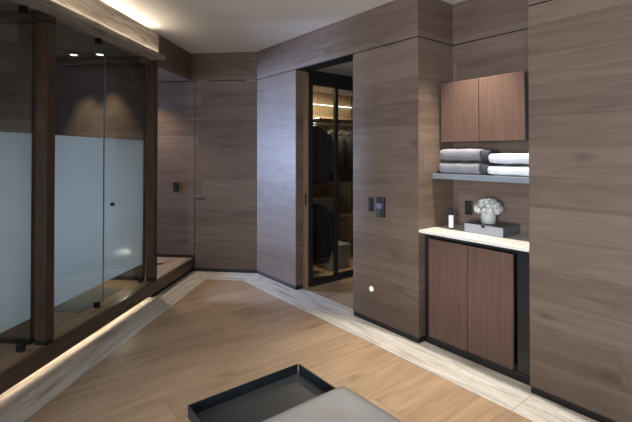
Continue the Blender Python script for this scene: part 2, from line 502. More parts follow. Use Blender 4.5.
# cabinet wall: panels below the gap and band above
mb = MB()
mb.box(XW, 2.815, 3.80, 4.645, BB, G0)                # pier beside the far corner
struct('wall_pier', mb, M_wall)
mb = MB().box(XW, 4.8, 2.125, 2.878, BB, G0)           # pier between the passage and the niche
struct('wall_middle', mb, M_wall)
mb = MB().box(XW, 3.19, -2.8, 1.26, BB, G0)           # long panel nearest the camera
struct('wall_right', mb, M_wall)
mb = MB().box(3.19, 3.25, 1.0, 2.2, 0, G0).box(3.19, 3.25, 1.0, 2.2, G1, H)
struct('wall_niche', mb, M_wall)
mb = MB().box(XW, 2.80, 2.125, 4.645, G1, H).box(2.80, 3.25, 2.125, 2.2, G1, H).box(XW, 3.19, -2.8, 1.26, G1, H)
struct('wall_band', mb, M_wall)
mb = MB().box(XW + 0.012, 2.80, 3.81, 4.645, 0, 2.6).box(XW + 0.012, 3.30, 2.137, 2.868, 0, 2.6).box(XW + 0.012, 3.18, -2.8, 1.248, 0, 2.6).box(3.196, 3.24, 1.0, 2.2, 2.3, 2.6)
struct('wall_core', mb, M_blackgap)
mb = MB()
mb.box(XW + 0.004, 2.81, 3.804, 4.645, 0, BB).box(XW + 0.004, 3.2, 2.129, 2.874, 0, BB).box(XW + 0.004, 3.19, -2.8, 1.256, 0, BB)
struct('baseboard_right', mb, M_black)
# passage: black header track, ceiling, end
struct('trim_1', MB().box(XW + 0.004, 2.90, 2.878, 3.80, G0, G1 + 0.02), M_blackgap)
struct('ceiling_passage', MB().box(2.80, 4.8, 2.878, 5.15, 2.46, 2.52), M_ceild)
struct('wall_passage', MB().box(4.8, 4.86, 2.1, 5.2, 0, 2.6), M_wall)

# far wall (45 degree frame: x = along the glass wall, y = away from the cabinets)
QB = 5.2
PD = 2.18
mb = MB().box(QB, QB + 0.05, PD + 0.002, 6.6, 0.17 + 0.035, G0).box(QB, QB + 0.05, 1.33, 6.6, G1, H)
struct('wall_back', mb, M_wall, rz=F45)
d1 = struct('door_1', MB().box(QB, QB + 0.045, 1.365, PD - 0.006, BB, G0), M_wall, rz=F45)
link('door_handle', MB().box(QB - 0.008, QB, PD - 0.135, PD - 0.025, 0.928, 0.944).rbox(QB - 0.05, QB - 0.035, PD - 0.135, PD - 0.025, 0.93, 0.942, 0.003).box(QB - 0.04, QB, PD - 0.05, PD - 0.035, 0.931, 0.941), M_black, parent=d1)
struct('wall_back_core', MB().box(QB + 0.010, QB + 0.06, 1.35, 6.6, 0.0, 2.6), M_blackgap, rz=F45)
struct('baseboard_back', MB().box(QB + 0.003, QB + 0.04, 1.35, PD - 0.003, 0, BB).box(QB + 0.003, QB + 0.04, PD + 0.02, 6.6, 0.17, 0.2045), M_black, rz=F45)
struct('door_gap_painted_light', MB().box(QB + 0.002, QB + 0.009, PD - 0.17, PD - 0.03, G0, G0 + 0.007).box(QB + 0.002, QB + 0.009, 1.365, 1.50, G0, G0 + 0.007), M_steel, rz=F45)  # grey strips standing in for light leaking through the gap over the door

# stone strips in the floor
mb = MB()
for y0, y1 in ((-2.7, 1.235), (1.238, 2.855), (2.858, 4.40)):
    mb.box(2.43, XW, y0, y1, -0.01, 0.0015)
mb.box(XW, 2.815, 2.878, 3.80, -0.01, 0.0015)
mb.box(XW, 2.80, 1.262, 2.123, -0.01, 0.0015)
struct('trim_3', mb, M_travv)
# far strip and left strip, mitred
def poly(mb, pts, z0, z1):
    lo = [mb.bm.verts.new((x, y, z0)) for x, y in pts]; hi = [mb.bm.verts.new((x, y, z1)) for x, y in pts]
    n = len(pts)
    mb.bm.faces.new(lo); mb.bm.faces.new(hi)
    for i in range(n):
        mb.bm.faces.new((lo[i], lo[(i + 1) % n], hi[(i + 1) % n], hi[i]))
    return mb
def pq(x, y):
    return ((x + y) / math.sqrt(2), (y - x) / math.sqrt(2))
QI, PI_ = 4.89, 1.908
far_out, far_in = pq(XW, 4.64), pq(2.43, 2.43 and QI * math.sqrt(2) - 2.43)
mb = poly(MB(), [far_out, (QB, 2.3), (QI, 2.3), (QI, far_in[1])], -0.01, 0.0014)
struct('trim_4', mb, M_travv, rz=F45)
poly_pts = [pq(2.43, 4.401), pq(XW, 4.401), far_out, (QI, far_in[1])]
struct('trim_5', poly(MB(), poly_pts, -0.01, 0.0016), M_trav, rz=F45)
mb = MB().box(-2.2, 4.28, PI_, 2.42, -0.01, 0.0015).box(4.283, QI, PI_, 2.42, -0.01, 0.0015)
struct('trim_6', mb, M_trav, rz=F45)

# raised platform behind the glass
PC = 2.19
ZP = 0.17
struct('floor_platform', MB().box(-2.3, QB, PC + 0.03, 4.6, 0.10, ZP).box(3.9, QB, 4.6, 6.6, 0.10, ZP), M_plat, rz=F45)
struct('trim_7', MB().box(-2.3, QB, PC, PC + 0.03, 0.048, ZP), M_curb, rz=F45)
struct('trim_8', MB().box(-2.3, QB, 2.42, 2.46, 0, 0.10).box(4.2, QB, PC + 0.02, 2.42, 0.0, 0.10), M_blackgap, rz=F45)
struct('trim_9', MB().box(3.30, 3.92, 2.39, 3.4, ZP - 0.01, ZP + 0.003), M_inlay, rz=F45)
tag(link('step_light_strip', MB().box(-2.2, 4.16, 2.224, 2.238, 0.060, 0.10), M_led, loc=(1.0, 2.23, 0.06), rz=F45),
    'long warm light strip under the edge of the raised wooden step', 'light strip')

# glass room: end wall, side, ceiling
struct('wall_shower', MB().box(4.20, 4.255, 2.328, 4.6, ZP + 0.04, 2.512), M_wall, rz=F45)
struct('wall_partition', MB().box(2.70, 2.75, 2.328, 4.5, ZP + 0.04, 2.425).box(2.70, 2.75, 2.328, 4.5, 2.432, 2.512), M_wall, rz=F45)
struct('baseboard_partition', MB().box(2.703, 2.747, 2.33, 4.5, ZP, ZP + 0.04).box(2.71, 2.74, 2.335, 4.5, 2.42, 2.44), M_black, rz=F45)
struct('baseboard_shower', MB().box(4.203, 4.25, 2.33, 4.6, ZP, ZP + 0.04), M_black, rz=F45)
struct('wall_left', MB().box(-2.3, 1.5, 4.5, 4.6, ZP, 2.6).box(2.3, 2.85, 4.5, 4.6, ZP, 2.6).box(1.5, 2.3, 4.5, 4.6, ZP, 0.45).box(1.5, 2.3, 4.5, 4.6, 1.65, 2.6).box(3.7, 4.255, 4.5, 4.6, ZP, 2.6).box(2.85, 3.7, 4.5, 4.6, ZP, 0.45).box(2.85, 3.7, 4.5, 4.6, 1.65, 2.6), M_wall, rz=F45)
struct('added_backlight_window', MB().box(1.5, 1.54, 4.52, 4.58, 0.45, 1.65).box(2.26, 2.3, 4.52, 4.58, 0.45, 1.65), M_black, rz=F45)  # made-up window, added to go with the lamp behind the nearest pane
struct('window_4', MB().box(2.85, 2.89, 4.52, 4.58, 0.45, 1.65).box(3.66, 3.7, 4.52, 4.58, 0.45, 1.65).box(3.26, 3.29, 4.52, 4.58, 0.45, 1.65), M_black, rz=F45)
struct('ceiling_shower', MB().box(-2.3, 4.255, 2.34, 4.6, 2.512, 2.56), M_soffit, rz=F45)
for q0 in (2.697, 4.192):
    o = struct('column_%s' % ('near' if q0 < 3 else 'far'), MB().box(q0, q0 + 0.075, 2.203, 2.292, ZP + 0.035, 2.511), M_post, rz=F45)
    link('base', MB().box(q0 + 0.003, q0 + 0.072, 2.206, 2.29, ZP, ZP + 0.035), M_black, parent=o)
    link('bracket', MB().box(q0 - 0.003, q0 + 0.078, 2.200, 2.295, 2.425, 2.434), M_black, parent=o)
# hall beyond: bulkhead, ceiling, window at its end
struct('wall_bulkhead', MB().box(4.10, QB, 2.23, 2.30, 2.45, H), M_wall, rz=F45)
struct('ceiling_hall', MB().box(4.10, QB, 2.30, 6.6, 2.45, 2.52), M_wall, rz=F45)
struct('wall_hall', MB().box(4.255, 4.30, 4.6, 6.6, ZP, 2.5), M_wall, rz=F45)
w1 = struct('window_1', MB().box(4.3, QB, 6.45, 6.55, ZP, 0.40).box(4.3, 4.36, 6.45, 6.55, 0.40, 2.45).box(QB - 0.06, QB, 6.45, 6.55, 0.40, 2.45), M_black, rz=F45)
link('pane', MB().box(4.36, QB - 0.06, 6.49, 6.50, 0.40, 2.45), emit('hall_sky', (0.5, 0.66, 1.0), 0.6), parent=w1)

# stone beam with cove light above and light slot below
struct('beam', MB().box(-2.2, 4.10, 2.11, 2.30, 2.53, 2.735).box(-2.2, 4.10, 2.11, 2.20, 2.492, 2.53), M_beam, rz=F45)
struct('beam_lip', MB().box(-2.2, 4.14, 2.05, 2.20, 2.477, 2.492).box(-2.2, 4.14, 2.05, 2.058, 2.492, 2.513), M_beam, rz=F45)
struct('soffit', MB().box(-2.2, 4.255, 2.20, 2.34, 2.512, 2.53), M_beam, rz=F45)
struct('beam_back', MB().box(-2.2, 4.10, 2.23, 2.30, 2.735, H), M_ceil, rz=F45)
tag(link('beam_light_strip', MB().box(-2.15, 4.09, 2.072, 2.095, 2.492, 2.498), M_ledlip, loc=(1.0, 2.08, 2.492), rz=F45),
    'thin warm light strip hidden in the lip under the stone beam', 'light strip')
tag(link('cove_light_strip', MB().box(-2.15, 4.09, 2.14, 2.155, 2.735, 2.746), M_ledtop, loc=(1.0, 2.16, 2.735), rz=F45),
    'warm light strip on top of the stone beam washing the ceiling', 'light strip')

# walls behind the camera with the daylight windows
mb = MB().box(-3.06, -3.0, -2.8, 0.3, 0, 0.5).box(-3.06, -3.0, -2.8, 0.3, 2.55, H).box(-3.06, -3.0, -2.8, -2.45, 0.5, 2.55).box(-3.06, -3.0, -0.15, 0.3, 0.5, 2.55)
struct('wall_side', mb, M_wall)
mb = MB().box(-3.06, 2.75, -2.86, -2.8, 0, 0.5).box(-3.06, 2.75, -2.86, -2.8, 2.6, H).box(-3.06, -1.2, -2.86, -2.8, 0.5, 2.6).box(2.0, 2.75, -2.86, -2.8, 0.5, 2.6)
struct('wall_rear', mb, M_wall)
struct('window_2', MB().box(-3.05, -3.01, -2.45, -2.40, 0.5, 2.55).box(-3.05, -3.01, -0.2, -0.15, 0.5, 2.55).box(-3.05, -3.01, -1.32, -1.28, 0.5, 2.55), M_black)
struct('window_3', MB().box(-1.2, -1.15, -2.85, -2.81, 0.5, 2.6).box(1.95, 2.0, -2.85, -2.81, 0.5, 2.6).box(0.38, 0.42, -2.85, -2.81, 0.5, 2.6), M_black)

# ------------------------------------------------------------------ glass wall
PG = 2.312
def glass_panel(name, label, cat, q0, q1, clips, film=(0.355, 1.645)):
    t = thing(name, label, cat, ((q0 + q1) / 2, PG, ZP), F45)
    link('pane', MB().box(q0, q1, PG, PG + 0.010, ZP + 0.008, 2.51), M_glass, parent=t)
    link('frosted_film', MB().box(q0 + 0.002, q1 - 0.002, PG + 0.0105, PG + 0.0125, film[0], film[1]), M_frost, parent=t)
    for (q, z) in clips:
        link('clip', MB().rbox(q - 0.022, q + 0.022, PG - 0.014, PG + 0.024, z - 0.024, z + 0.024, 0.003, 2), M_black, parent=t)
    return t
g = glass_panel('glass_panel', 'glass panel with frosted band next to the nearer wooden post, reaching the picture edge', 'glass panel', 0.9, 2.70,
                ((2.61, 2.487), (2.61, ZP + 0.024), (1.3, 2.487), (1.3, ZP + 0.024)))
g = glass_panel('glass_panel', 'fixed glass panel with frosted band between the near post and the knobbed glass door', 'glass panel', 2.74, 3.512,
                ((2.80, ZP + 0.024), (3.425, 2.487), (3.425, ZP + 0.024)))
link('glass_edge', MB().box(3.512, 3.516, PG, PG + 0.010, ZP + 0.008, 2.51), M_edge, parent=g)
g = glass_panel('glass_door', 'hinged glass door with frosted band and small black knob beside the farther post', 'glass door', 3.522, 4.195,
                ((4.14, 2.487), (4.14, ZP + 0.03)))
k = MB().lathe([(0.006, 0.0), (0.006, 0.012), (0.017, 0.014), (0.018, 0.032), (0.015, 0.036)], 0, 0, 0, 20, 'y')
for v in k.bm.verts:
    v.co = Vector((3.60 + v.co.x, PG - v.co.y, 1.045 + v.co.z))
link('door_knob', k, M_black, parent=g, smooth=False)

def night_light(name, label, loc, axis, lens):
    t = thing(name, label, 'night light', loc, F45 if axis == 'q' else 0)
    x, y, z = loc
    link('trim_ring', MB().lathe([(0.026, 0), (0.026, -0.005), (0.021, -0.007), (0.015, -0.004)], x, y, z, 28, 'x'), M_white, parent=t)
    link('lens', MB().lathe([(0.0145, -0.001), (0.0145, -0.0045), (0.006, -0.006)], x, y, z, 24, 'x'), lens, parent=t)
    return t
night_light('night_light', 'small round white night light set low in the middle wall pier', (XW, 2.640, 0.306), 'x', M_night)
night_light('night_light', 'glowing night light blurred behind the frosted glass door', (4.20, 2.515, 0.475), 'q', M_nightin)

for lab, q, p in (('recessed ceiling downlight behind the glass, nearer the wooden post', 3.95, 2.94), ('recessed ceiling downlight behind the glass, nearer the joint of the panes', 3.97, 2.668)):
    t = thing('downlight', lab, 'downlight', (q, p, 2.512), F45, 'downlights in the glass room')
    link('trim_ring', MB().lathe([(0.045, 0), (0.045, -0.004), (0.034, -0.005), (0.034, 0)], q, p, 2.512, 28), M_white, parent=t)
    link('lens', MB().lathe([(0.033, -0.0005), (0.033, -0.002), (0.01, -0.003)], q, p, 2.512, 24), M_lamp, parent=t)
    spot('shower_spot', L(q, p, 2.49), L(q + 0.32, p, 0.2), 42, (1.0, 0.82, 0.58), 54, 0.9, 0.03)

t = thing('floor_drain', 'small dark slotted drain in the platform floor past the farther post', 'drain', (4.87, 2.48, ZP), F45)
mb = MB().box(4.83, 4.91, 2.44, 2.52, ZP, ZP + 0.002)
link('plate', mb, M_black, parent=t)
mb = MB()
for i in range(4):
    mb.box(4.84, 4.90, 2.449 + 0.018 * i, 2.456 + 0.018 * i, ZP + 0.002, ZP + 0.003)
link('slots', mb, M_blackgap, parent=t)

t = thing('wall_keypad', 'small black keypad on the far wall panel beside the concealed door', 'keypad', (QB, 2.435, 1.04), F45)
link('plate', MB().rbox(QB - 0.012, QB, 2.398, 2.468, 1.02, 1.14, 0.003, 2), M_black, parent=t)
link('display', MB().box(QB - 0.0135, QB - 0.012, 2.412, 2.454, 1.05, 1.12), M_blacklac, parent=t)

# ------------------------------------------------------------------ passage and closet
d2 = struct('door_2', MB().box(2.822, 2.895, 3.806, 4.6, 0.004, G0 - 0.01), M_jamb)
link('flush_pull', MB().rbox(2.846, 2.868, 3.803, 3.812, 0.93, 1.06, 0.003, 2), M_black, parent=d2)
def closet_door(name, x0, x1, y):
    mb = MB().box(x0, x0 + 0.05, y, y + 0.035, 0.012, 2.33).box(x1 - 0.05, x1, y, y + 0.035, 0.012, 2.33)
    mb.box(x0 + 0.05, x1 - 0.05, y, y + 0.035, 0.012, 0.065).box(x0 + 0.05, x1 - 0.05, y, y + 0.035, 2.29, 2.33)
    o = struct(name, mb, M_black)
    link('pane', MB().box(x0 + 0.05, x1 - 0.05, y + 0.014, y + 0.020, 0.065, 2.29), M_closetglass, parent=o)
closet_door('door_3', 2.90, 3.335, 3.79)
closet_door('door_4', 3.315, 4.30, 3.826)
struct('trim_10', MB().box(2.90, 4.8, 3.785, 3.87, 0, 0.012), M_black)
mb = MB().box(2.90, 4.8, 3.80, 3.86, 2.33, 2.46)
for i in range(40):
    x = 2.905 + i * 0.03
    mb.box(x, x + 0.016, 3.788, 3.80, 2.335, 2.455)
struct('trim_11', mb, M_black)
# closet shell
struct('wall_closet_left', MB().box(2.84, 2.90, 4.61, 5.15, 0, 2.46), M_flute)
struct('wall_closet_back', MB().box(2.84, 4.8, 5.12, 5.18, 0, 2.46), M_dwood)
mb = MB()
for i in range(52):
    x = 2.91 + i * 0.036
    mb.box(x, x + 0.021, 5.098, 5.12, 0.0, 2.46)
struct('trim_12', mb, M_flute)
area('closet_lamp', (3.5, 4.45, 2.42), (3.5, 4.6, 0), 1.0, 0.4, 42, (1.0, 0.84, 0.62))
tag(link('closet_light_strip', MB().box(2.91, 3.49, 5.06, 5.08, 2.262, 2.27), M_ledw, loc=(3.2, 5.07, 2.262)), 'bright thin light strip high on the fluted closet wall above the suit jackets', 'light strip')
tag(link('closet_light_strip', MB().box(3.56, 4.75, 5.06, 5.08, 2.262, 2.27), M_ledw, loc=(4.1, 5.07, 2.262)), 'bright thin light strip high on the fluted closet wall behind the second glass door', 'light strip')
tag(link('closet_shelf', MB().box(2.90, 4.79, 4.72, 5.10, 2.02, 2.05), M_shelfw, loc=(3.8, 4.9, 2.02)), 'high wooden shelf above the hanging clothes in the closet', 'shelf')
tag(link('closet_shelf', MB().box(2.90, 4.79, 4.62, 5.10, 1.06, 1.09), M_shelfw, loc=(3.8, 4.9, 1.06)), 'mid-height wooden shelf between the two rows of hanging clothes', 'shelf')
t = thing('closet_chest', 'low closet chest with drawers under the mid shelf, behind the second glass door', 'chest of drawers', (4.0, 4.8, 0))
link('body', MB().box(3.54, 4.70, 4.55, 5.10, 0.0, 0.60), M_shelfw, parent=t)
link('top', MB().box(3.52, 4.72, 4.53, 5.10, 0.60, 0.63), M_flute, parent=t)
for i in range(2):
    d = link('drawer', MB().box(3.56, 4.68, 4.535, 4.55, 0.04 + 0.28 * i, 0.30 + 0.28 * i), M_shelfw, parent=t)
    o = link('pull', MB().box(3.95, 4.15, 4.525, 4.535, 0.25 + 0.28 * i, 0.265 + 0.28 * i), M_black)
    o.parent = d; o.location = -FLOC[t.name]
for i, (x0, z0, hh, lab) in enumerate(((3.58, 0.63, 0.13, 'lower grey fabric storage box on the closet chest'), (3.61, 0.76, 0.12, 'upper grey fabric storage box stacked on the closet chest'))):
    b = thing('storage_bin', lab, 'storage box', (x0 + 0.22, 4.8, z0), 0, 'fabric boxes in the closet')
    link('body', MB().rbox(x0, x0 + 0.44, 4.62, 4.98, z0, z0 + hh - 0.03, 0.006, 2), M_greybox, parent=b)
    link('lid', MB().rbox(x0 - 0.006, x0 + 0.446, 4.614, 4.986, z0 + hh - 0.03, z0 + hh, 0.006, 2), M_greybox, parent=b)
t = thing('storage_bin', 'pale fabric box on the closet floor in front of the chest', 'storage box', (3.72, 4.3, 0))
link('body', MB().rbox(3.52, 3.86, 4.15, 4.45, 0.0, 0.27, 0.01, 2), M_greybox, parent=t)
link('lid', MB().rbox(3.515, 3.865, 4.145, 4.455, 0.27, 0.31, 0.008, 2), M_greybox, parent=t)

# rails
for z, lab in ((1.93, 'upper closet hanging rail nearest the glass, holding suit jackets'), (0.985, 'lower closet hanging rail holding dark jackets')):
    tag(link('hanging_rail', MB().tube([(3.16, 3.92, z), (3.16, 5.10, z)], 0.012, 12), M_chrome, loc=(3.16, 4.5, z)), lab, 'rail')
tag(link('hanging_rail', MB().tube([(3.42, 4.62, 1.93), (4.78, 4.62, 1.93)], 0.012, 12), M_chrome, loc=(4.1, 4.7, 1.93)), 'hanging rail across the closet behind the second glass door', 'rail')

# jacket built facing local y, hanging from the rail at z=0
def jacket_mesh(length, sw):
    bm = bmesh.new()
    n = 24
    rows = [(-0.085, 0.055, 0.045), (-0.10, 0.09, 0.052), (-0.125, sw * 0.62, 0.055), (-0.16, sw * 0.88, 0.058), (-0.21, sw, 0.060), (-0.30, sw * 1.0, 0.062),
            (-0.45, sw * 0.98, 0.06), (-0.60, sw * 0.96, 0.055), (-length * 0.92, sw * 0.97, 0.055), (-length, sw * 0.96, 0.05)]
    rings = []
    for j, (z, a, b) in enumerate(rows):
        ring = []
        for k in range(n):
            t = 2 * PI * k / n
            c, s = math.cos(t), math.sin(t)
            x = a * math.copysign(abs(c) ** 0.75, c)
            wob = 0.010 * math.sin(5 * t + j * 0.6) * min(1, j / 4)
            y = (b + wob) * math.copysign(abs(s) ** 0.8, s)
            ring.append(bm.verts.new((x, y, z)))
        rings.append(ring)
    for a, b in zip(rings, rings[1:]):
        for k in range(n):
            bm.faces.new((a[k], a[(k + 1) % n], b[(k + 1) % n], b[k]))
    bm.faces.new(rings[0]); bm.faces.new(rings[-1])
    return bm
def sleeve_mesh(side, sw, length):
    mb = MB()
    pts = []
    for i in range(8):
        f = i / 7
        pts.append((side * (sw * 0.90 + 0.055 * math.sin(min(1, f * 2.2) * PI / 2)), -0.012 + 0.02 * math.sin(f * 3), -0.18 - f * (length * 0.80 - 0.16)))
    rings = []
    for i, p in enumerate(pts):
        r = 0.058 - 0.018 * i / 7
        rings.append([mb.bm.verts.new((p[0] + r * 0.85 * math.cos(2 * PI * k / 12), p[1] + r * math.sin(2 * PI * k / 12), p[2])) for k in range(12)])
    for a, b in zip(rings, rings[1:]):
        for k in range(12):
            mb.bm.faces.new((a[k], a[(k + 1) % 12], b[(k + 1) % 12], b[k]))
    mb.bm.faces.new(rings[0]); mb.bm.faces.new(rings[-1])
    return mb
def make_jacket(length, sw, mi, label, group, loc, rz):
    t = thing('suit_jacket', label, 'jacket', loc, 0, group)
    FLOC[t.name] = Vector((0, 0, 0))
    t.rotation_euler = (0, 0, rz)
    mb = MB(); mb.bm.free(); mb.bm = jacket_mesh(length, sw)
    link('coat_body', mb, M_suit[mi], parent=t, smooth=True)
    for s in (-1, 1):
        link('sleeve', sleeve_mesh(s, sw, length), M_suit[mi], parent=t, smooth=True)
    lap = MB()
    for s in (-1, 1):
        vs = [lap.bm.verts.new(v) for v in ((s * 0.05, -0.052, -0.085), (s * 0.125, -0.066, -0.22), (s * 0.02, -0.075, -0.46), (s * 0.02, -0.066, -0.30))]
        lap.bm.faces.new(vs)
    bmesh.ops.solidify(lap.bm, geom=lap.bm.faces[:], thickness=0.006)
    link('lapel', lap, M_suit[mi], parent=t)
    return t
def make_hanger(label, group, loc, rz):
    t = thing('clothes_hanger', label, 'hanger', loc, 0, group)
    FLOC[t.name] = Vector((0, 0, 0))
    t.rotation_euler = (0, 0, rz)
    link('hook', MB().tube([(0.012 * math.cos(a) + 0.0, 0, 0.014 * math.sin(a)) for a in [PI * 1.05 - k * PI * 1.0 / 6 for k in range(7)]] + [(0.010, 0, -0.02), (0, 0, -0.05), (0, 0, -0.09)], 0.0022, 6), M_chrome, parent=t)
    link('shoulder_bar', MB().tube([(-0.19, 0, -0.155), (-0.10, 0, -0.115), (0, 0, -0.09), (0.10, 0, -0.115), (0.19, 0, -0.155)], 0.012, 8), M_hang, parent=t)
    return t
hang0 = None
def hang(x, y, z, rz, mi, label, hl, group, length, sw):
    global hang0
    make_jacket(length, sw, mi, label, group, (x, y, z), rz)
    if hang0 is None:
        hang0 = make_hanger(hl, 'hangers in the closet', (x, y, z + 0.005), rz)
    else:
        dup(hang0, (x, y, z + 0.005), rz, hl, 'hangers in the closet')
names = {0: 'navy', 1: 'charcoal', 2: 'grey', 3: 'black', 4: 'taupe'}
order = ('first', 'second', 'third', 'fourth', 'fifth', 'sixth', 'seventh')
for i, mi in enumerate((0, 1, 0, 2, 3, 2)):
    hang(3.16 + 0.005 * (i % 2), 4.02 + 0.17 * i, 1.93, R(random.uniform(-5, 5)), mi,
         '%s suit jacket on the upper closet rail, %s from the glass door' % (names[mi], order[i]),
         'hanger of the %s jacket behind the glass on the upper closet rail' % order[i], 'jackets on the upper rail', 0.80, 0.205)
for i, mi in enumerate((0, 3, 1, 3, 1)):
    hang(3.17, 4.04 + 0.20 * i, 0.985, R(random.uniform(-5, 5)), mi,
         '%s jacket on the lower closet rail, %s from the glass door' % (names[mi], order[i]),
         'hanger of the %s jacket behind the glass on the lower closet rail' % order[i], 'jackets on the lower rail', 0.82, 0.215)
for i, mi in enumerate((4, 3, 1, 3, 0, 3)):
    hang(3.56 + 0.185 * i, 4.62, 1.93, PI / 2 + R(random.uniform(-3, 3)), mi,
         '%s garment on the cross rail of the closet, %s from the jackets' % (names[mi], order[i]),
         'hanger of the %s garment on the closet cross rail' % order[i], 'garments on the cross rail', 0.80, 0.19)

# ------------------------------------------------------------------ niche furniture
t = thing('base_cabinet', 'low walnut two-door cabinet in a black frame inside the wall niche', 'cabinet', (2.98, 1.69, 0))
mb = MB().box(2.785, 3.185, 1.265, 2.12, 0.0, 0.06).box(2.79, 3.185, 2.075, 2.12, 0.06, 0.878).box(2.79, 3.185, 1.265, 1.375, 0.06, 0.878)
mb.box(2.80, 3.185, 1.375, 2.075, 0.06, 0.10).box(2.80, 3.185, 1.375, 2.075, 0.84, 0.878).box(3.16, 3.185, 1.375, 2.075, 0.10, 0.84)
link('frame', mb, M_blacklac, parent=t)
link('door', MB().box(2.765, 2.788, 1.733, 2.066, 0.07, 0.835), M_walnut, parent=t, bevel=0.0015)
link('door', MB().box(2.765, 2.788, 1.394, 1.727, 0.07, 0.835), M_walnut, parent=t, bevel=0.0015)
tag(link('countertop', MB().box(XW - 0.002, 3.186, 1.263, 2.122, 0.880, 0.902), M_slab, loc=(2.95, 1.69, 0.88), bevel=0.002),
    'pale stone countertop on the low walnut cabinet in the niche', 'countertop')

t = thing('wall_cabinet', 'walnut two-door wall cabinet hung high in the niche above folded towels', 'cabinet', (3.08, 1.75, 1.6))
link('carcass', MB().box(3.0, 3.19, 1.385, 2.098, 1.605, 2.08).box(2.99, 3.19, 1.36, 1.385, 1.60, 2.085), M_blacklac, parent=t)
link('door', MB().box(2.978, 3.0, 1.763, 2.098, 1.60, 2.085), M_walnut, parent=t, bevel=0.0015)
link('door', MB().box(2.978, 3.0, 1.412, 1.757, 1.60, 2.085), M_walnut, parent=t, bevel=0.0015)

tag(link('wall_shelf', MB().box(2.89, 3.19, 1.263, 2.122, 1.302, 1.342), M_steel, loc=(3.04, 1.69, 1.302), bevel=0.0015),
    'blue grey metal shelf across the niche, carrying folded towels', 'shelf')

def towel_mesh(depth, height, width, th, seed):
    """flattened spiral band extruded along y: front fold at x=0, bottom at z=0, centre y=0"""
    rnd = random.Random(seed)
    mb = MB()
    path = []
    hw, hh = depth / 2 - th / 2, height / 2 - th / 2
    turns = 1.62
    n = int(52 * turns)
    for i in range(n + 1):
        a = turns * 2 * PI * i / n
        shrink = (1 - i / n)
        inw = th * 1.02 * (a / (2 * PI))
        w_, h_ = hw - inw, max(hh - inw, 0.003)
        ang = PI * 0.5 - a + PI
        c, s = math.cos(ang), math.sin(ang)
        e = 0.45
        path.append(Vector((w_ * math.copysign(abs(c) ** e, c), 0, h_ * math.copysign(abs(s) ** 0.55, s))))
    m = len(path)
    ny = 14
    cross = []
    for j in range(ny + 1):
        f = -1 + 2 * j / ny
        y = f * width / 2
        edge = 1 - 0.07 * max(0, (abs(f) - 0.86) / 0.14) ** 2.0
        ring_o, ring_i = [], []
        for i, p in enumerate(path):
            t = (path[min(i + 1, m - 1)] - path[max(i - 1, 0)]).normalized()
            nrm = Vector((-t.z, 0, t.x))
            wob = 0.0022 * math.sin(7 * f + i * 0.35 + seed) + 0.0015 * math.sin(15 * f + i * 0.9)
            for ring, sg in ((ring_o, 1), (ring_i, -1)):
                q = p + nrm * sg * (th * 0.46) + nrm * wob
                ring.append(mb.bm.verts.new((depth / 2 + q.x * (0.985 + 0.015 * edge), y + 0.004 * math.sin(i * 0.12 + seed), height / 2 + q.z * edge)))
        cross.append((ring_o, ring_i))
    for j in range(ny):
        (o0, i0), (o1, i1) = cross[j], cross[j + 1]
        for k in range(m - 1):
            mb.bm.faces.new((o0[k], o0[k + 1], o1[k + 1], o1[k]))
            mb.bm.faces.new((i0[k], i1[k], i1[k + 1], i0[k + 1]))
        for k in (0, m - 1):
            mb.bm.faces.new((o0[k], o1[k], i1[k], i0[k]))
    for j in (0, ny):
        o0, i0 = cross[j]
        for k in range(m - 1):
            mb.bm.faces.new((o0[k], i0[k], i0[k + 1], o0[k + 1]))
    return mb
def towel(label, group, x, yc, z, wd, dp, ht, m, seed):
    mb = towel_mesh(dp, ht, wd, 0.024, seed)
    bmesh.ops.translate(mb.bm, verts=mb.bm.verts[:], vec=(x, yc, z))
    tag(link('folded_towel', mb, m, loc=(x + dp / 2, yc, z), smooth=True), label, 'towel', group)
towel('lower folded grey towel lying directly on the metal shelf', 'grey towels', 2.925, 1.909, 1.343, 0.345, 0.23, 0.103, M_towelg, 1)
towel('upper folded grey towel on top of the other grey towel', 'grey towels', 2.927, 1.908, 1.447, 0.350, 0.23, 0.108, M_towelg, 2)
towel('lower charcoal folded towel between the grey and the white towels', 'charcoal towels', 2.945, 1.700, 1.343, 0.066, 0.20, 0.098, M_towelc, 5)
towel('upper charcoal folded towel between the grey and the white towels', 'charcoal towels', 2.947, 1.700, 1.442, 0.064, 0.20, 0.102, M_towelc, 6)
towel('lower folded white towel lying directly on the metal shelf', 'white towels', 2.925, 1.467, 1.343, 0.395, 0.23, 0.084, M_towelw, 3)
towel('upper folded white towel on top of the other white towel', 'white towels', 2.927, 1.465, 1.428, 0.385, 0.23, 0.090, M_towelw, 4)

# double outlet on the niche back wall
t = thing('power_outlet', 'black double power outlet on the niche wall behind the flowers', 'outlet', (3.19, 1.974, 1.0))
link('plate', MB().rbox(3.181, 3.19, 1.937, 2.010, 0.995, 1.112, 0.003, 2), M_black, parent=t)
for yy in (1.954, 1.993):
    link('socket', MB().rbox(3.179, 3.1815, yy - 0.014, yy + 0.014, 1.01, 1.097, 0.002, 2), M_blacklac, parent=t)

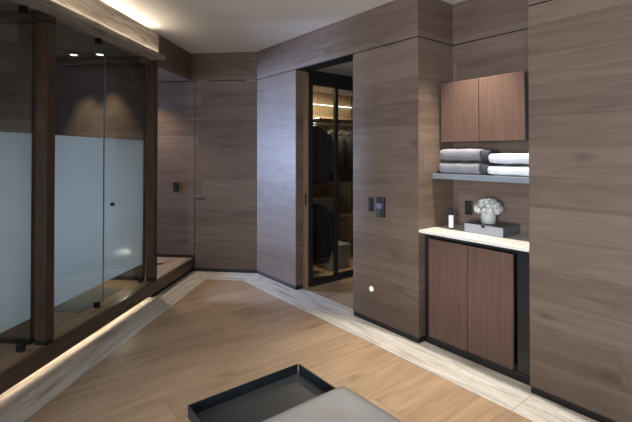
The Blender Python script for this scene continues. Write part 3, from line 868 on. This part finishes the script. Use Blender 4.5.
# leather box, pot, flowers, bottle
ZC = 0.902
t = thing('jewellery_box', 'grey leather drawer box on the countertop under the flower pot', 'box', (3.04, 1.69, ZC))
link('case', MB().rbox(2.925, 3.175, 1.54, 1.845, ZC, ZC + 0.070, 0.004, 2), M_leatherd, parent=t)
mb = MB().box(2.916, 2.925, 1.541, 1.677, ZC + 0.002, ZC + 0.068).box(2.916, 2.925, 1.708, 1.844, ZC + 0.002, ZC + 0.068).box(2.916, 2.925, 1.677, 1.708, ZC + 0.002, ZC + 0.052)
d = link('drawer', mb, M_leather, parent=t)
o = link('notch', MB().box(2.9215, 2.924, 1.677, 1.708, ZC + 0.052, ZC + 0.066), M_blackgap)
o.parent = d; o.location = -FLOC[t.name]

ZB = ZC + 0.0705
px_, py_ = 3.035, 1.715
t = thing('flower_pot', 'round pale grey ceramic pot on the leather box holding white roses', 'flower pot', (px_, py_, ZB))
link('vessel', MB().lathe([(0.040, 0), (0.050, 0.004), (0.055, 0.03), (0.0555, 0.085), (0.053, 0.088), (0.0505, 0.085), (0.05, 0.05)], px_, py_, ZB, 40), M_pot, parent=t, smooth=True)
link('soil', MB().lathe([(0.0502, 0.050), (0.0502, 0.072), (0.02, 0.076)], px_, py_, ZB, 24), M_stem, parent=t)

def rose_mesh(rs):
    mb = MB()
    def petal(r, h, a0, aw, open_):
        nu, nv = 7, 5
        g = []
        for j in range(nv + 1):
            v = j / nv
            rr = r * (0.25 + 0.75 * math.sin(v * PI * 0.55)) + open_ * v ** 3
            row = []
            for i in range(nu + 1):
                u = -1 + 2 * i / nu
                a = a0 + u * aw * (0.65 + 0.35 * math.sin(v * PI))
                top = h * v * (1 - 0.18 * u * u * v)
                k = rr * (1 + 0.03 * rs.uniform(-1, 1))
                row.append(mb.bm.verts.new((k * math.cos(a), k * math.sin(a), top)))
            g.append(row)
        for j in range(nv):
            for i in range(nu):
                mb.bm.faces.new((g[j][i], g[j][i + 1], g[j + 1][i + 1], g[j + 1][i]))
    for ring, (r, h, n, op) in enumerate(((0.007, 0.040, 3, 0.0), (0.013, 0.041, 4, 0.001), (0.019, 0.038, 5, 0.003), (0.025, 0.033, 6, 0.006))):
        for k in range(n):
            petal(r, h, 2 * PI * k / n + ring * 0.7, PI / n * 1.35, op)
    bmesh.ops.solidify(mb.bm, geom=mb.bm.faces[:], thickness=0.0016)
    mb.lathe([(0.004, 0.0), (0.016, 0.008), (0.019, 0.020), (0.013, 0.032), (0.004, 0.036)], 0, 0, 0, 14)
    return mb
rose0 = None
spots = []
for (elev, n, off) in ((88, 1, 0), (58, 6, 0.2), (28, 10, 0.5), (2, 12, 0.15)):
    for k in range(n):
        spots.append((R(elev), 2 * PI * k / n + off))
for (el, az) in spots:
    rad = 0.050
    dirv = Vector((math.cos(el) * math.cos(az), math.cos(el) * math.sin(az), math.sin(el)))
    base = Vector((px_, py_, ZB + 0.108)) + Vector((dirv.x * (rad + 0.012), dirv.y * (rad + 0.012), dirv.z * rad * 0.85))
    if rose0 is None:
        rose0 = thing('white_rose', 'white rose bloom packed in the dome of roses in the grey pot', 'rose', (0, 0, 0), 0, 'white roses in the pot')
        link('bloom', rose_mesh(random.Random(3)), M_petal, parent=rose0, smooth=True)
        r_ = rose0
    else:
        r_ = dup(rose0, (0, 0, 0))
    r_.location = base
    q = dirv.to_track_quat('Z', 'Y')
    r_.rotation_euler = (q @ Matrix.Rotation(random.uniform(0, 6.28), 3, 'Z').to_quaternion()).to_euler()
    r_.scale = (1.05,) * 3

bx, by = 2.93, 1.972
t = thing('toiletry_bottle', 'dark bottle with white label and black cap standing on the countertop', 'bottle', (bx, by, ZC))
link('body', MB().lathe([(0.017, 0), (0.0192, 0.003), (0.0192, 0.118), (0.016, 0.127), (0.011, 0.130)], bx, by, ZC, 28), M_blacklac, parent=t, smooth=False)
link('label', MB().lathe([(0.0193, 0.016), (0.0196, 0.0165), (0.0196, 0.114), (0.0193, 0.1145)], bx, by, ZC, 28), M_label, parent=t)
link('cap', MB().lathe([(0.0135, 0.128), (0.0145, 0.131), (0.0145, 0.165), (0.0125, 0.169)], bx, by, ZC, 24), M_black, parent=t)

# controls on the middle wall
t = thing('light_switch', 'black rectangular light switch on the middle wall beside the handset', 'light switch', (XW, 2.645, 1.0))
link('plate', MB().rbox(XW - 0.008, XW, 2.611, 2.675, 0.995, 1.115, 0.002, 2), M_black, parent=t)
link('rocker', MB().rbox(XW - 0.012, XW - 0.008, 2.628, 2.658, 1.022, 1.09, 0.002, 2), M_blacklac, parent=t)
t = thing('intercom_handset', 'black wall intercom handset with small blue lit screen', 'intercom', (XW, 2.516, 0.96))
link('body', MB().rbox(XW - 0.030, XW, 2.471, 2.558, 0.955, 1.128, 0.006, 3), M_black, parent=t)
link('screen', MB().box(XW - 0.0315, XW - 0.030, 2.491, 2.551, 1.03, 1.075), M_screen, parent=t)
link('earpiece', MB().rbox(XW - 0.034, XW - 0.030, 2.481, 2.548, 1.083, 1.117, 0.0015, 1), M_blacklac, parent=t)
link('button_pad', MB().rbox(XW - 0.033, XW - 0.030, 2.506, 2.546, 0.968, 1.02, 0.0012, 1), M_key, parent=t)

# ------------------------------------------------------------------ bench with tray
t = thing('ottoman_bench', 'grey leather ottoman bench with rounded cushion edge on the wood floor', 'ottoman', (1.0, 1.1, 0))
link('base', MB().box(0.76, 1.24, 0.25, 1.70, 0.0, 0.335), M_dwood, parent=t)
link('deck', MB().box(0.72, 1.275, 0.20, 1.76, 0.335, 0.365), M_dwood, parent=t)
def cushion():
    mb = MB()
    x0, x1, y0, y1, z0, z1 = 0.69, 1.318, 0.18, 1.462, 0.366, 0.452
    nx, ny = 30, 48
    rr = 0.045
    def corner(x, y):
        dx = max(0, max(x0 + rr - x, x - (x1 - rr))) / rr; dy = max(0, max(y0 + rr - y, y - (y1 - rr))) / rr
        return dx, dy
    top = {}
    xs = [x0 + (x1 - x0) * (0.5 - 0.5 * math.cos(PI * i / nx)) for i in range(nx + 1)]
    ys = [y0 + (y1 - y0) * (0.5 - 0.5 * math.cos(PI * j / ny)) for j in range(ny + 1)]
    cx, cy = (x0 + x1) / 2, (y0 + y1) / 2
    for i, x in enumerate(xs):
        for j, y in enumerate(ys):
            u, v = (x - cx) / ((x1 - x0) / 2), (y - cy) / ((y1 - y0) / 2)
            edge = max((max(0, abs(x - cx) - ((x1 - x0) / 2 - rr)) / rr), (max(0, abs(y - cy) - ((y1 - y0) / 2 - rr)) / rr))
            edge = min(1, edge)
            z = z1 - 0.030 * (1 - math.sqrt(max(0, 1 - edge * edge)))
            # soft tufted dimples
            dim = 0
            for (dx, dy) in ((0.84, 1.30), (1.16, 1.30), (0.84, 0.98), (1.16, 0.98), (0.84, 0.66), (1.16, 0.66)):
                dim += math.exp(-((x - dx) ** 2 + (y - dy) ** 2) / 0.0030)
            z += 0.006 * (1 - u * u) * (1 - v * v) - 0.008 * dim
            top[i, j] = mb.bm.verts.new((cx + (x - cx) * (1 - 0.045 * v ** 16), cy + (y - cy) * (1 - 0.022 * u ** 8), z))
    for i in range(nx):
        for j in range(ny):
            mb.bm.faces.new((top[i, j], top[i + 1, j], top[i + 1, j + 1], top[i, j + 1]))
    border = [(i, 0) for i in range(nx)] + [(nx, j) for j in range(ny)] + [(i, ny) for i in range(nx, 0, -1)] + [(0, j) for j in range(ny, 0, -1)]
    low = [mb.bm.verts.new((top[b].co.x, top[b].co.y, z0)) for b in border]
    for k in range(len(border)):
        k2 = (k + 1) % len(border)
        mb.bm.faces.new((top[border[k]], top[border[k2]], low[k2], low[k]))
    mb.bm.faces.new(low)
    return mb
link('cushion', cushion(), M_otto, parent=t, smooth=True)
t = thing('serving_tray', 'charcoal rectangular tray with black rim and open corner slit lying on the bench', 'tray', (0.99, 1.61, 0.366))
ZT = 0.366
link('tray_bottom', MB().box(0.698, 1.287, 1.468, 1.775, ZT, ZT + 0.008), M_tray, parent=t)
zt = ZT + 0.054
for a in ((0.698, 1.278, 1.769, 1.775), (1.281, 1.287, 1.468, 1.766), (0.698, 0.704, 1.472, 1.769), (0.698, 1.281, 1.468, 1.474)):
    link('rim', MB().box(a[0], a[1], a[2], a[3], ZT + 0.008, zt), M_trayrim, parent=t)
